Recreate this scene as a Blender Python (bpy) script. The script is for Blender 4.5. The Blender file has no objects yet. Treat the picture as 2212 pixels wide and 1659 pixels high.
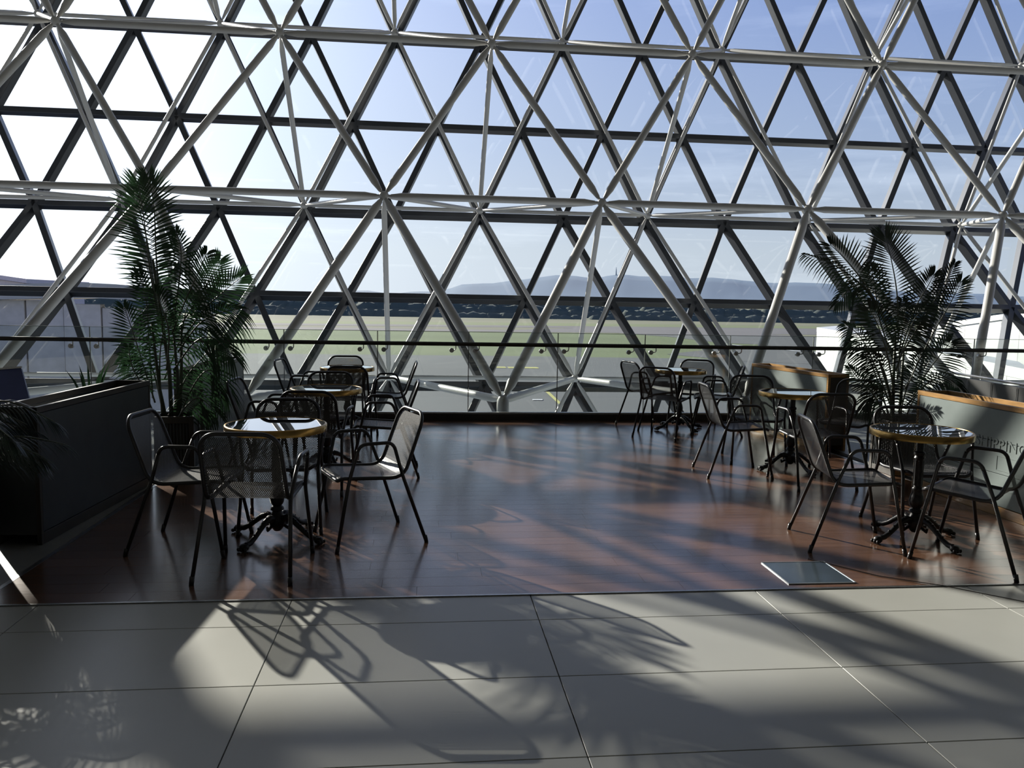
import bpy, bmesh, math, random
from mathutils import Vector, Matrix
import mathutils
random.seed(7)
C = bpy.context.scene.collection
sc = bpy.context.scene
R = math.radians

# ---------------------------------------------------------------- camera
F, PITCH, ROLL, YAW, EYE = 1750.17, 0.1011, 0.0180, 0.1080, 1.54
fw = Vector((math.sin(YAW)*math.cos(PITCH), math.cos(YAW)*math.cos(PITCH), -math.sin(PITCH)))
r0 = Vector((math.cos(YAW), -math.sin(YAW), 0)); u0 = r0.cross(fw)
rt = math.cos(ROLL)*r0 + math.sin(ROLL)*u0
up = -math.sin(ROLL)*r0 + math.cos(ROLL)*u0
cam = bpy.data.cameras.new('camera'); co = bpy.data.objects.new('camera', cam); C.objects.link(co)
co.matrix_world = Matrix(((rt.x, up.x, -fw.x, 0), (rt.y, up.y, -fw.y, 0), (rt.z, up.z, -fw.z, EYE), (0, 0, 0, 1)))
cam.sensor_fit = 'HORIZONTAL'; cam.sensor_width = 36; cam.lens = F/2212*36
cam.clip_start = 0.05; cam.clip_end = 60000
sc.camera = co

# ---------------------------------------------------------------- sky, sun, exposure
SUN_EL = 21.0
SUN_AZ = 34.7
sun_dir = Vector((-math.sin(R(SUN_AZ)), math.cos(R(SUN_AZ)), math.tan(R(SUN_EL)))).normalized()
w = bpy.data.worlds.new('sky'); sc.world = w; w.use_nodes = True
nt = w.node_tree; bg = nt.nodes['Background']
def mnode(op, *ins):
    n = nt.nodes.new('ShaderNodeMath'); n.operation = op
    for i, v in enumerate(ins):
        if isinstance(v, (int, float)): n.inputs[i].default_value = v
        else: nt.links.new(v, n.inputs[i])
    return n.outputs[0]
geo = nt.nodes.new('ShaderNodeTexCoord')
dt = nt.nodes.new('ShaderNodeVectorMath'); dt.operation = 'DOT_PRODUCT'
nt.links.new(geo.outputs['Generated'], dt.inputs[0]); dt.inputs[1].default_value = sun_dir
sep = nt.nodes.new('ShaderNodeSeparateXYZ'); nt.links.new(geo.outputs['Generated'], sep.inputs[0])
ramp = nt.nodes.new('ShaderNodeValToRGB'); el = ramp.color_ramp.elements
el[0].position = 0.0; el[0].color = (.60, .66, .74, 1); el[1].position = 1.0; el[1].color = (.08, .15, .46, 1)
for p_, c_ in ((.06, (.57, .64, .72)), (.18, (.37, .475, .69)), (.34, (.22, .33, .66)), (.6, (.12, .21, .56))):
    e = el.new(p_); e.color = (*c_, 1)
nt.links.new(mnode('MAXIMUM', sep.outputs[2], 0.0), ramp.inputs[0])
ang = mnode('ARCCOSINE', mnode('MINIMUM', dt.outputs['Value'], .99999))
glow = mnode('MULTIPLY', mnode('EXPONENT', mnode('MULTIPLY', ang, -3.6)), 3.2)
# thin cirrus streaks
mp_ = nt.nodes.new('ShaderNodeMapping'); mp_.inputs['Scale'].default_value = (1.2, 1.2, 9)
nz = nt.nodes.new('ShaderNodeTexNoise'); nz.inputs['Scale'].default_value = 2.2; nz.inputs['Detail'].default_value = 6; nz.inputs['Roughness'].default_value = .6
nt.links.new(geo.outputs['Generated'], mp_.inputs[0]); nt.links.new(mp_.outputs[0], nz.inputs['Vector'])
cl_ = nt.nodes.new('ShaderNodeMapRange'); cl_.inputs['From Min'].default_value = .52; cl_.inputs['From Max'].default_value = .8; cl_.inputs['To Max'].default_value = .22
nt.links.new(nz.outputs[0], cl_.inputs['Value'])
gc = nt.nodes.new('ShaderNodeMix'); gc.data_type = 'RGBA'; gc.blend_type = 'ADD'; gc.inputs[0].default_value = 1
gv = nt.nodes.new('ShaderNodeCombineColor')
tot_ = mnode('ADD', glow, cl_.outputs[0])
for i, k_ in enumerate((1.0, 1.0, .97)): nt.links.new(mnode('MULTIPLY', tot_, k_), gv.inputs[i])
nt.links.new(ramp.outputs[0], gc.inputs[6]); nt.links.new(gv.outputs[0], gc.inputs[7])
nt.links.new(gc.outputs[2], bg.inputs[0]); bg.inputs[1].default_value = 1.0
sd = bpy.data.lights.new('sun', 'SUN'); sd.energy = 12.0; sd.angle = R(0.55); sd.color = (1.0, 0.91, 0.78)
so = bpy.data.objects.new('sun', sd); C.objects.link(so)
so.rotation_euler = sun_dir.to_track_quat('Z', 'Y').to_euler(); so.location = (-20, 30, 20)
sc.view_settings.view_transform = 'Standard'; sc.view_settings.look = 'None'
sc.view_settings.exposure = 0.0; sc.view_settings.gamma = 1.0; sc.view_settings.use_curve_mapping = False
cy = sc.cycles
cy.use_denoising = True; cy.max_bounces = 8; cy.diffuse_bounces = 4; cy.glossy_bounces = 4
cy.transmission_bounces = 8; cy.transparent_max_bounces = 40; cy.sample_clamp_indirect = 6
cy.caustics_reflective = False; cy.caustics_refractive = False

# ---------------------------------------------------------------- materials
def nodes(name):
    m = bpy.data.materials.new(name); m.use_nodes = True
    return m, m.node_tree, m.node_tree.nodes['Principled BSDF']
def mat(name, col, rough=.5, metal=0, var=.0, scale=8, bump=0, stretch=(1, 1, 1), rvar=0, spec=None, rand=0, coat=0):
    m, t, b = nodes(name)
    b.inputs['Base Color'].default_value = (*col, 1); b.inputs['Roughness'].default_value = rough
    b.inputs['Metallic'].default_value = metal
    if spec is not None: b.inputs['Specular IOR Level'].default_value = spec
    if coat: b.inputs['Coat Weight'].default_value = coat; b.inputs['Coat Roughness'].default_value = .01; b.inputs['Coat IOR'].default_value = 1.8
    tc = t.nodes.new('ShaderNodeTexCoord'); mp = t.nodes.new('ShaderNodeMapping'); mp.inputs['Scale'].default_value = stretch
    n = t.nodes.new('ShaderNodeTexNoise'); n.inputs['Scale'].default_value = scale; n.inputs['Detail'].default_value = 5
    t.links.new(tc.outputs['Object'], mp.inputs['Vector']); t.links.new(mp.outputs[0], n.inputs['Vector'])
    if var or rand:
        hsv = t.nodes.new('ShaderNodeHueSaturation'); hsv.inputs['Color'].default_value = (*col, 1)
        mr = t.nodes.new('ShaderNodeMapRange'); mr.inputs['To Min'].default_value = 1-var; mr.inputs['To Max'].default_value = 1+var
        mr.inputs['From Min'].default_value = .3; mr.inputs['From Max'].default_value = .7
        t.links.new(n.outputs[0], mr.inputs['Value']); out = mr.outputs[0]
        if rand:
            oi = t.nodes.new('ShaderNodeObjectInfo'); m2 = t.nodes.new('ShaderNodeMapRange')
            m2.inputs['To Min'].default_value = 1-rand; m2.inputs['To Max'].default_value = 1+rand
            t.links.new(oi.outputs['Random'], m2.inputs['Value'])
            mu = t.nodes.new('ShaderNodeMath'); mu.operation = 'MULTIPLY'
            t.links.new(out, mu.inputs[0]); t.links.new(m2.outputs[0], mu.inputs[1]); out = mu.outputs[0]
        t.links.new(out, hsv.inputs['Value']); t.links.new(hsv.outputs[0], b.inputs['Base Color'])
    if rvar:
        m3 = t.nodes.new('ShaderNodeMapRange'); m3.inputs['To Min'].default_value = max(0, rough-rvar); m3.inputs['To Max'].default_value = rough+rvar
        t.links.new(n.outputs[0], m3.inputs['Value']); t.links.new(m3.outputs[0], b.inputs['Roughness'])
    if bump:
        bp = t.nodes.new('ShaderNodeBump'); bp.inputs['Strength'].default_value = bump; bp.inputs['Distance'].default_value = .01
        t.links.new(n.outputs[0], bp.inputs['Height']); t.links.new(bp.outputs[0], b.inputs['Normal'])
    return m
def glass(name, tint=(.9, .94, .95), refl=1.0):
    m = bpy.data.materials.new(name); m.use_nodes = True; t = m.node_tree; t.nodes.clear()
    o = t.nodes.new('ShaderNodeOutputMaterial'); mx = t.nodes.new('ShaderNodeMixShader')
    tr = t.nodes.new('ShaderNodeBsdfTransparent'); gl = t.nodes.new('ShaderNodeBsdfGlossy'); gl.inputs['Roughness'].default_value = .0
    gl.inputs['Color'].default_value = (refl, refl, refl, 1)
    fr = t.nodes.new('ShaderNodeFresnel'); fr.inputs['IOR'].default_value = 1.5
    tr.inputs[0].default_value = (*tint, 1)
    t.links.new(fr.outputs[0], mx.inputs[0]); t.links.new(tr.outputs[0], mx.inputs[1]); t.links.new(gl.outputs[0], mx.inputs[2])
    t.links.new(mx.outputs[0], o.inputs[0]); return m
M = {}
M['tile'] = mat('porcelain_tile', (.355, .36, .335), .34, var=.05, scale=1.3, rvar=.05, rand=.03, bump=.02)
M['grout'] = mat('dark_grout', (.02, .02, .02), .9)
M['plank'] = mat('brown_wood_plank', (.115, .060, .037), .24, var=.18, scale=2, stretch=(1.0, 22, 1), rvar=.04, rand=.2, bump=.0, coat=.6)
M['plank'].node_tree.nodes['Principled BSDF'].inputs['Coat Roughness'].default_value = .16
M['plank'].node_tree.nodes['Principled BSDF'].inputs['Coat IOR'].default_value = 1.55
M['border'] = mat('grey_border_stone', (.20, .20, .19), .45, var=.08, scale=5)
M['steel'] = mat('brushed_steel', (.42, .42, .42), .32, 1, var=.1, scale=30)
M['darksteel'] = mat('dark_bronze_steel', (.045, .042, .04), .4, .6, var=.1)
M['white'] = mat('white_painted_steel', (.50, .50, .485), .38, var=.04, scale=2, spec=.5)
M['mullion'] = mat('anthracite_aluminium', (.045, .05, .06), .35, .3, var=.08, scale=3)
M['gasket'] = mat('aluminium_glazing_bead', (.30, .33, .36), .4, .5)
M['pane'] = glass('facade_glass', (.86, .90, .93))
M['rail_glass'] = glass('balustrade_glass', (.93, .96, .95))
M['chair'] = mat('black_powder_coated_steel', (.022, .022, .024), .33, .2, var=.1, scale=20)
M['mesh'] = mat('charcoal_expanded_metal', (.07, .07, .07), .42, .3, var=.1, scale=20)
M['iron'] = mat('black_cast_iron', (.012, .012, .013), .38, .4, var=.2, scale=40, bump=.2)
M['top'] = mat('dark_polished_table_stone', (.02, .024, .032), .015, 0, var=.0, scale=12, spec=1.0, coat=1)
M['brass'] = mat('brushed_brass', (.38, .235, .075), .22, 1, var=.12, scale=6, stretch=(1, 1, 12))
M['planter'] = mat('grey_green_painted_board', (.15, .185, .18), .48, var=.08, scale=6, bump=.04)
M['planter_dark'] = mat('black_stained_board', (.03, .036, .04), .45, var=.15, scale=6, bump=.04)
M['brown'] = mat('dark_brown_panel', (.032, .026, .02), .5, var=.1)
M['oak'] = mat('varnished_oak_trim', (.36, .21, .085), .26, var=.25, scale=6, stretch=(8, 1, 8))
M['trough'] = mat('black_trough_liner', (.015, .015, .015), .35)
M['soil'] = mat('dark_soil', (.03, .022, .015), .95, var=.4, scale=40, bump=.5)
M['blue'] = mat('blue_laminate', (.055, .075, .21), .45, var=.06)
M['vinyl'] = mat('black_leatherette', (.012, .013, .013), .45, var=.15, scale=6)
M['plaster'] = mat('hall_plaster', (.42, .42, .42), .8, var=.03)
M['ceil'] = mat('hall_ceiling', (.55, .55, .55), .8, var=.03)
M['clad'] = mat('grey_perforated_cladding', (.52, .48, .46), .5, .1, var=.10, scale=3, rand=.10)
M['cladflat'] = mat('smooth_grey_cladding', (.46, .44, .41), .5, var=.05, scale=2)
M['lilac'] = mat('lilac_grey_roof', (.42, .40, .48), .5, var=.05)
M['wpanel'] = mat('white_cladding_panel', (.58, .60, .57), .5, var=.02, rand=.02)
M['hatch'] = mat('blue_grey_plate', (.12, .16, .19), .16, .7, var=.15, scale=4)
M['red'] = mat('red_paint', (.50, .04, .06), .5)
M['teal'] = mat('grey_teal_paint', (.13, .2, .23), .5)
M['asphalt'] = mat('apron_concrete', (.088, .092, .088), .85, var=.08, scale=.05)
M['taxi'] = mat('taxiway_asphalt', (.095, .094, .088), .85, var=.08, scale=.03)
M['grass'] = mat('airfield_grass', (.105, .135, .040), .9, var=.22, scale=.02, stretch=(.3, 1, 1))
M['dry'] = mat('dry_airfield_grass', (.115, .122, .060), .9, var=.2, scale=.02, stretch=(.3, 1, 1))
M['paint'] = mat('white_road_paint', (.6, .6, .58), .7)
M['ypaint'] = mat('yellow_road_paint', (.45, .42, .12), .7)
M['mount'] = mat('haze_blue_forested_hills', (.095, .15, .21), .95, var=.04, scale=.0006)  # blue of the distant air haze is mixed into the base colour
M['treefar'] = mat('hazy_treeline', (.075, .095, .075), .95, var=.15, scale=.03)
M['bldfar'] = mat('pale_distant_shed', (.55, .57, .56), .6)
def leafmat(name, col, tr):
    m, t, b = nodes(name)
    b.inputs['Base Color'].default_value = (*col, 1); b.inputs['Roughness'].default_value = .38
    n = t.nodes.new('ShaderNodeTexNoise'); n.inputs['Scale'].default_value = 6
    h = t.nodes.new('ShaderNodeHueSaturation'); h.inputs['Color'].default_value = (*col, 1)
    mr = t.nodes.new('ShaderNodeMapRange'); mr.inputs['To Min'].default_value = .5; mr.inputs['To Max'].default_value = 1.5
    tc = t.nodes.new('ShaderNodeTexCoord'); t.links.new(tc.outputs['Object'], n.inputs['Vector'])
    t.links.new(n.outputs[0], mr.inputs['Value']); t.links.new(mr.outputs[0], h.inputs['Value']); t.links.new(h.outputs[0], b.inputs['Base Color'])
    tl = t.nodes.new('ShaderNodeBsdfTranslucent'); t.links.new(h.outputs[0], tl.inputs[0])
    mx = t.nodes.new('ShaderNodeMixShader'); mx.inputs[0].default_value = tr
    t.links.new(b.outputs[0], mx.inputs[1]); t.links.new(tl.outputs[0], mx.inputs[2])
    t.links.new(mx.outputs[0], t.nodes['Material Output'].inputs[0]); return m
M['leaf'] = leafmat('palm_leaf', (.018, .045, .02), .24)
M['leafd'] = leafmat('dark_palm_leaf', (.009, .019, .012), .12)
M['stem'] = mat('palm_stem', (.045, .055, .035), .5, var=.3, scale=10)

# ---------------------------------------------------------------- helpers
def W(px, py, Y):                       # the point at depth Y that the photograph shows at (px, py)
    d = fw + rt*((px-1106)/F) - up*((py-829.5)/F)
    return Vector((0, 0, EYE)) + d*(Y/d.y)
def G(px, py, z=0):                     # the point at height z
    d = fw + rt*((px-1106)/F) - up*((py-829.5)/F)
    return Vector((0, 0, EYE)) + d*((z-EYE)/d.z)
class MB:
    def __init__(s): s.v = []; s.f = []
    def add(s, v, f):
        n = len(s.v); s.v += [tuple(p) for p in v]; s.f += [tuple(n+i for i in q) for q in f]; return s
    def box(s, a, b, c=0):
        x0, y0, z0 = a; x1, y1, z1 = b
        if not c:
            return s.add([(x0,y0,z0),(x1,y0,z0),(x1,y1,z0),(x0,y1,z0),(x0,y0,z1),(x1,y0,z1),(x1,y1,z1),(x0,y1,z1)],
                         [(0,3,2,1),(4,5,6,7),(0,1,5,4),(1,2,6,5),(2,3,7,6),(3,0,4,7)])
        bm = bmesh.new(); bmesh.ops.create_cube(bm, size=1)
        for v in bm.verts:
            v.co = Vector(((x0+x1)/2+v.co.x*(x1-x0), (y0+y1)/2+v.co.y*(y1-y0), (z0+z1)/2+v.co.z*(z1-z0)))
        bmesh.ops.bevel(bm, geom=bm.edges[:], offset=c, segments=1, affect='EDGES', profile=.5)
        bm.verts.index_update(); s.add([v.co[:] for v in bm.verts], [[v.index for v in f.verts] for f in bm.faces]); bm.free(); return s
    def prism(s, poly, off):            # closed polygon swept by a vector
        off = Vector(off); n = len(poly); v = [Vector(p) for p in poly]
        return s.add(v+[p+off for p in v], [tuple(range(n))[::-1], tuple(range(n, 2*n))]+[(i, (i+1) % n, n+(i+1) % n, n+i) for i in range(n)])
    def tube(s, pts, r, n=8, closed=False, caps=True):
        pts = [Vector(p) for p in pts]; k = len(pts)
        rr = r if isinstance(r, (list, tuple)) else [r]*k
        base = len(s.v); ref = None
        for i, p in enumerate(pts):
            if closed: t = pts[(i+1) % k]-pts[i-1]
            else: t = pts[min(i+1, k-1)]-pts[max(i-1, 0)]
            t.normalize()
            if ref is None:
                ref = t.orthogonal().normalized()
            ref = (ref - t*ref.dot(t))
            if ref.length < 1e-6: ref = t.orthogonal()
            ref.normalize(); b = t.cross(ref)
            for j in range(n):
                a = 2*math.pi*j/n; s.v.append(tuple(p+(ref*math.cos(a)+b*math.sin(a))*rr[i]))
        for i in range(k if closed else k-1):
            i2 = (i+1) % k
            for j in range(n):
                j2 = (j+1) % n; s.f.append((base+i*n+j, base+i*n+j2, base+i2*n+j2, base+i2*n+j))
        if caps and not closed:
            s.f.append(tuple(base+j for j in range(n))[::-1]); s.f.append(tuple(base+(k-1)*n+j for j in range(n)))
        return s
    def lathe(s, prof, n=20, c=(0, 0)):
        base = len(s.v); k = len(prof)
        for r, z in prof:
            for j in range(n):
                a = 2*math.pi*j/n; s.v.append((c[0]+r*math.cos(a), c[1]+r*math.sin(a), z))
        for i in range(k-1):
            for j in range(n):
                j2 = (j+1) % n; s.f.append((base+i*n+j, base+i*n+j2, base+(i+1)*n+j2, base+(i+1)*n+j))
        s.f.append(tuple(base+j for j in range(n))[::-1]); s.f.append(tuple(base+(k-1)*n+j for j in range(n)))
        return s
    def ball(s, c, r, seg=10, sq=(1, 1, 1)):
        rings = seg//2; c = Vector(c)
        prof = []; base = len(s.v)
        for i in range(1, rings):
            th = math.pi*i/rings
            for j in range(seg):
                a = 2*math.pi*j/seg
                s.v.append((c.x+r*sq[0]*math.sin(th)*math.cos(a), c.y+r*sq[1]*math.sin(th)*math.sin(a), c.z+r*sq[2]*math.cos(th)))
        for i in range(rings-2):
            for j in range(seg):
                j2 = (j+1) % seg; s.f.append((base+i*seg+j, base+(i+1)*seg+j, base+(i+1)*seg+j2, base+i*seg+j2))
        s.f.append(tuple(base+j for j in range(seg))); s.f.append(tuple(base+(rings-2)*seg+j for j in range(seg))[::-1])
        return s
    def mesh(s, name, m, smooth=False):
        me = bpy.data.meshes.new(name); me.from_pydata(s.v, [], s.f); me.materials.append(m)
        if smooth: me.polygons.foreach_set('use_smooth', [True]*len(me.polygons))
        me.update(); return me
    def build(s, name, m, parent=None, smooth=False):
        return link(name, s.mesh(name, m, smooth), parent)
def link(name, me, parent=None, loc=None, mw=None):
    o = bpy.data.objects.new(name, me); C.objects.link(o)
    if parent: o.parent = parent
    if loc is not None: o.location = loc
    if mw is not None: o.matrix_local = mw
    return o
def tag(o, label=None, cat=None, group=None, kind=None):
    if label: o['label'] = label
    if cat: o['category'] = cat
    if group: o['group'] = group
    if kind: o['kind'] = kind
    return o
def empty(name, loc=(0, 0, 0), rz=0):
    o = bpy.data.objects.new(name, None); C.objects.link(o); o.location = loc; o.rotation_euler = (0, 0, rz); o.empty_display_size = .1
    return o
def autosmooth(me, ang=40):
    me.polygons.foreach_set('use_smooth', [True]*len(me.polygons)); me.set_sharp_from_angle(angle=R(ang))
def copy_tree(o, parent=None):
    c = o.copy(); C.objects.link(c); c.parent = parent
    for ch in list(KIDS.get(o.name, [])): copy_tree(ch, c)
    return c
KIDS = {}
def kids(root):
    for o in bpy.data.objects:
        if o.parent: KIDS.setdefault(o.parent.name, [])
    for o in list(bpy.data.objects):
        if o.parent and o not in KIDS[o.parent.name]: KIDS[o.parent.name].append(o)
def arc(pts, r, n=4):                   # round the inner corners of a polyline
    pts = [Vector(p) for p in pts]; out = [pts[0]]
    for a, b, c in zip(pts, pts[1:], pts[2:]):
        d1 = (a-b); d2 = (c-b); q = min(r, d1.length*.48, d2.length*.48)
        p1 = b+d1.normalized()*q; p2 = b+d2.normalized()*q
        for i in range(n+1):
            t = i/n; out.append(p1*(1-t)**2+b*2*t*(1-t)+p2*t*t)
    out.append(pts[-1]); return out

# ================================================================ SETTING
LX = lambda y: -2.24+.012*y             # left edge of the timber floor
RX = lambda y: 4.36 if y < 6.8 else 4.36-(y-6.8)*.055
YE, YB = 4.125, 10.40                   # near and far edge of the timber floor
slab = tag(MB().box((-16, -14, -.45), (18, 10.42, -.028)).build('floor_slab', M['grout']), kind='structure')
floor = tag(empty('floor'), kind='structure')
# large porcelain tiles
TW, TH, TX = 1.231, .6, .563
tm = {}
def tile(x0, x1, y0, y1, nm='tile', m='tile', par=floor, z=0., c=.0015, g=.002):
    key = (round(x1-x0, 3), round(y1-y0, 3), m)
    if key not in tm: tm[key] = MB().box((g, g, -.028), (x1-x0-g, y1-y0-g, 0), c).mesh(nm, M[m])
    return link(nm, tm[key], par, (x0, y0, z))
rows = [(3.777, YE-.018)]+[(3.777-TH*(i+1), 3.777-TH*i) for i in range(8)]
for y0, y1 in rows:
    for k in range(-5, 6): tile(TX+TW*k, TX+TW*(k+1), y0, y1)
MB().box((-16, -14, -.028), (18, -1.05, -.001)).build('tiled_floor_behind', M['tile'], floor)
MB().box((-16, -1.05, -.028), (TX-5*TW-.01, YE-.02, -.001)).build('tiled_floor_side', M['tile'], floor)
MB().box((TX+6*TW+.01, -1.05, -.028), (18, YE-.02, -.001)).build('tiled_floor_side', M['tile'], floor)
MB().box((-16, YE-.02, -.028), (LX(YE)-.02, YB, -.001)).build('grey_floor_border', M['border'], floor)
MB().box((4.45, YE-.02, -.028), (18, YB, -.001)).build('grey_floor_border', M['border'], floor)
# timber floor, plank by plank
wood = tag(empty('wood_floor'), kind='structure')
pw = .1475; nrow = int(round((YB-YE-.0)/pw)); pw = (YB-YE)/nrow
pmesh = {}
for i in range(nrow):
    y0 = YE+i*pw; xl = LX(y0+pw/2); xr = RX(y0+pw/2)
    x = xl; first = .35+random.random()*1.1
    while x < xr-.01:
        L = first if x == xl else 1.45
        L = min(L, xr-x)
        if xr-(x+L) < .25: L = xr-x
        MB().box((0, .0008, -.028), (L-.0015, pw-.0008, 0)).build('plank', M['plank'], wood).location = (x, y0, 0)
        x += L
MB().prism([(LX(YE)-.03, YE, -.027), (LX(YE)-.002, YE, -.027), (LX(YB)-.002, YB, -.027), (LX(YB)-.03, YB, -.027)], (0, 0, .0285)).build('edge_strip', M['steel'], wood)
for ya, yb in ((YE, 6.8), (6.8, YB)):
    MB().prism([(RX(ya)+.002, ya, -.027), (RX(ya)+.03, ya, -.027), (RX(yb)+.03, yb, -.027), (RX(yb)+.002, yb, -.027)], (0, 0, .0285)).build('edge_strip', M['steel'], wood)
MB().box((-2.25, YE-.018, -.02), (18, YE-.004, .006)).build('threshold_strip', M['steel'], wood)
tag(MB().box((-16, 10.40, -.45), (18, 10.52, .085), .004).build('trim_1', M['darksteel']), kind='structure')
# hall shell behind the camera
tag(MB().box((-16, -14.3, -.45), (18, -14, 11)).build('wall_back', M['plaster']), kind='structure')
tag(MB().box((-16.3, -14, -.45), (-16, 10.5, 11)).build('wall_left', M['plaster']), kind='structure')
tag(MB().box((18, -14, -.45), (18.3, 10.5, 11)).build('wall_right', M['plaster']), kind='structure')
tag(MB().box((-16.3, -14.3, 11), (18.3, 17.9, 11.3)).build('ceiling', M['ceil']), kind='structure')

# ---------------------------------------------------------------- facade lattice
S = 1.2
def sy(y, z): return (y*S, EYE+(z-EYE)*S)
L = 2.8448*S; X0 = .8856*S; XM = .9061*S
ML = [(.25, sy(11.60, -1.13)), (0, sy(12.5274, .1833)), (.25, sy(13.2908, 1.5304)), (0, sy(13.9898, 2.9249)), (.25, sy(14.3138, 4.4468)),
      (0, sy(14.56, 5.93)), (.25, sy(14.72, 7.46)), (0, sy(14.80, 9.0))]
def strut(a, b, wd, dp, inward):        # rectangular bar, depth along the inward normal
    a, b = Vector(a), Vector(b); t = (b-a).normalized(); nn = (inward-t*inward.dot(t)).normalized(); s = t.cross(nn)
    Lg = (b-a).length
    m = Matrix((( *(s.x, nn.x, t.x), a.x), (*(s.y, nn.y, t.y), a.y), (*(s.z, nn.z, t.z), a.z), (0, 0, 0, 1)))
    return m, Lg
wall = tag(empty('wall_front'), kind='structure')
mcache = {}
def mullion(nm, a, b, inward, wd=.11, dp=.20):
    m, Lg = strut(a, b, wd, dp, inward)
    key = (nm, round(Lg, 2))
    if key not in mcache:
        h = wd/2
        mcache[key] = MB().box((-h, 0, 0), (h, dp, Lg), .006).mesh(nm, M['mullion'])
    return link(nm, mcache[key], wall, mw=m)
def mpt(r, n):
    h, (y, z) = ML[r]; return Vector((XM+(n+2*h)*L/2, y, z))
def vrange(Y, x0=-13.5, x1=15.5): return x0, x1
bead = MB()
NR = range(-9, 10)
for r in range(len(ML)):
    r1 = min(r+1, len(ML)-1); r0_ = max(r-1, 0)
    t = Vector((0, ML[r1][1][0]-ML[r0_][1][0], ML[r1][1][1]-ML[r0_][1][1])).normalized()
    inw = Vector((0, -t.z, t.y))
    for n in NR:
        a, b = mpt(r, n), mpt(r, n+1)
        if r > 0: mullion('transom', a, b, inw)
        if r+1 < len(ML):
            t2 = Vector((0, ML[r+1][1][0]-ML[r][1][0], ML[r+1][1][1]-ML[r][1][1])).normalized(); in2 = Vector((0, -t2.z, t2.y))
            d = ML[r+1][0]-ML[r][0]
            if d > 0: ends = (mpt(r+1, n), mpt(r+1, n-1))
            else: ends = (mpt(r+1, n), mpt(r+1, n+1))
            for e in ends: mullion('mullion', a, e, in2)
pcache = {}
for r in range(len(ML)-1):
    t2 = Vector((0, ML[r+1][1][0]-ML[r][1][0], ML[r+1][1][1]-ML[r][1][1])).normalized(); out = Vector((0, t2.z, -t2.y))*.01
    for n in NR:
        a, b = mpt(r, n), mpt(r, n+1)
        d = ML[r+1][0]-ML[r][0]
        c = mpt(r+1, n) if d > 0 else mpt(r+1, n+1)
        e = mpt(r+1, n-1) if d > 0 else mpt(r+1, n)
        for key, tri in (('u', (a, b, c)), ('d', (a, c, e))):
            k = (r, key)
            if k not in pcache: pcache[k] = MB().add([p-a+out for p in tri], [(0, 1, 2)]).mesh('pane', M['pane'])
            link('pane', pcache[k], wall, a)

# ---------------------------------------------------------------- white space frame
frame = tag(empty('space_frame', (0, 10.9, 0)), 'white tubular steel space frame standing behind the glass balustrade', 'space frame')
frame_inv = Matrix.Translation((0, -10.9, 0))
OUT = {'D': (0, sy(11.35, -2.0)), 'C': (.5, sy(12.2809, .3794)), 'B': (0, sy(13.6234, 3.0325)), 'A': (.5, sy(14.3004, 6.0133)), 'Z': (0, sy(14.5, 9.0))}
INN = {'C': (0, sy(9.0871, .4271)), 'B': (.5, sy(10.6865, 2.8605)), 'A': (0, sy(11.5285, 5.0638)), 'Z': (.5, sy(12.0, 7.7))}
def onode(r, n): h, (y, z) = OUT[r]; return Vector((X0+(n+h)*L, y, z))
def inode(r, n): h, (y, z) = INN[r]; return Vector((X0+(n+h)*L, y, z))
tc_ = {}
def member(nm, a, b, r, s0=.05):
    d = b-a; Lg = round(d.length, 2); key = (nm, Lg, r)
    if key not in tc_:
        q = r*.40; e = .17
        me = MB().tube([(0, 0, s0), (0, 0, s0+.05), (0, 0, s0+.06), (0, 0, s0+.06+e*.45), (0, 0, s0+.06+e), (0, 0, Lg-s0-.06-e), (0, 0, Lg-s0-.06-e*.45), (0, 0, Lg-s0-.06), (0, 0, Lg-s0-.05), (0, 0, Lg-s0)],
                       [q, q, q*1.35, r*.72, r, r, r*.72, q*1.35, q, q], 14).mesh(nm, M['white'])
        autosmooth(me, 35); tc_[key] = me
    m = d.to_track_quat('Z', 'Y').to_matrix().to_4x4(); m.translation = a
    return link(nm, tc_[key], frame, mw=frame_inv @ m)
nm_ = MB().ball((0, 0, 0), .075, 14).mesh('node', M['white'], True)
def node(p): return link('node', nm_, frame, mw=frame_inv @ Matrix.Translation(p))
RNG = range(-4, 5)
RI, RO = .054, .038
for r in 'DCBAZ':
    for n in RNG:
        a = onode(r, n); node(a)
        if r != 'D': member('chord_tube', a, onode(r, n+1), RO)
    nx = {'D': 'C', 'C': 'B', 'B': 'A', 'A': 'Z'}.get(r)
    if nx:
        for n in RNG:
            a = onode(r, n); h = OUT[nx][0]-OUT[r][0]
            for m_ in ((n, n-1) if h > 0 else (n, n+1)): member('diagonal_tube', a, onode(nx, m_), RO)
for r in 'CBAZ':
    for n in RNG:
        a = inode(r, n); node(a)
        if r != 'C': member('chord_tube', a, inode(r, n+1), RI)
        h = INN[r][0]
        low = {'C': 'D', 'B': 'C', 'A': 'B', 'Z': 'A'}[r]
        if h == 0: side = (onode(r, n-1), onode(r, n))
        else: side = (onode(r, n), onode(r, n+1))
        for q in side: member('web_tube', a, q, RO if r != 'C' else .056)
        if r != 'C': member('web_tube', a, onode(low, n), .044)
    nx = {'C': 'B', 'B': 'A', 'A': 'Z'}.get(r)
    if nx:
        for n in RNG:
            a = inode(r, n); h = INN[nx][0]-INN[r][0]
            for m_ in ((n, n-1) if h > 0 else (n, n+1)): member('diagonal_tube', a, inode(nx, m_), .068 if r == 'C' else .058)
pm = MB().lathe([(.085, -1.6), (.085, -.06), (.08, .0), (.055, .05), (.02, .07)], 20).mesh('foot_post', M['white']); autosmooth(pm)
for n in RNG: link('foot_post', pm, frame, mw=frame_inv @ Matrix.Translation(inode('C', n)))

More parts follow.
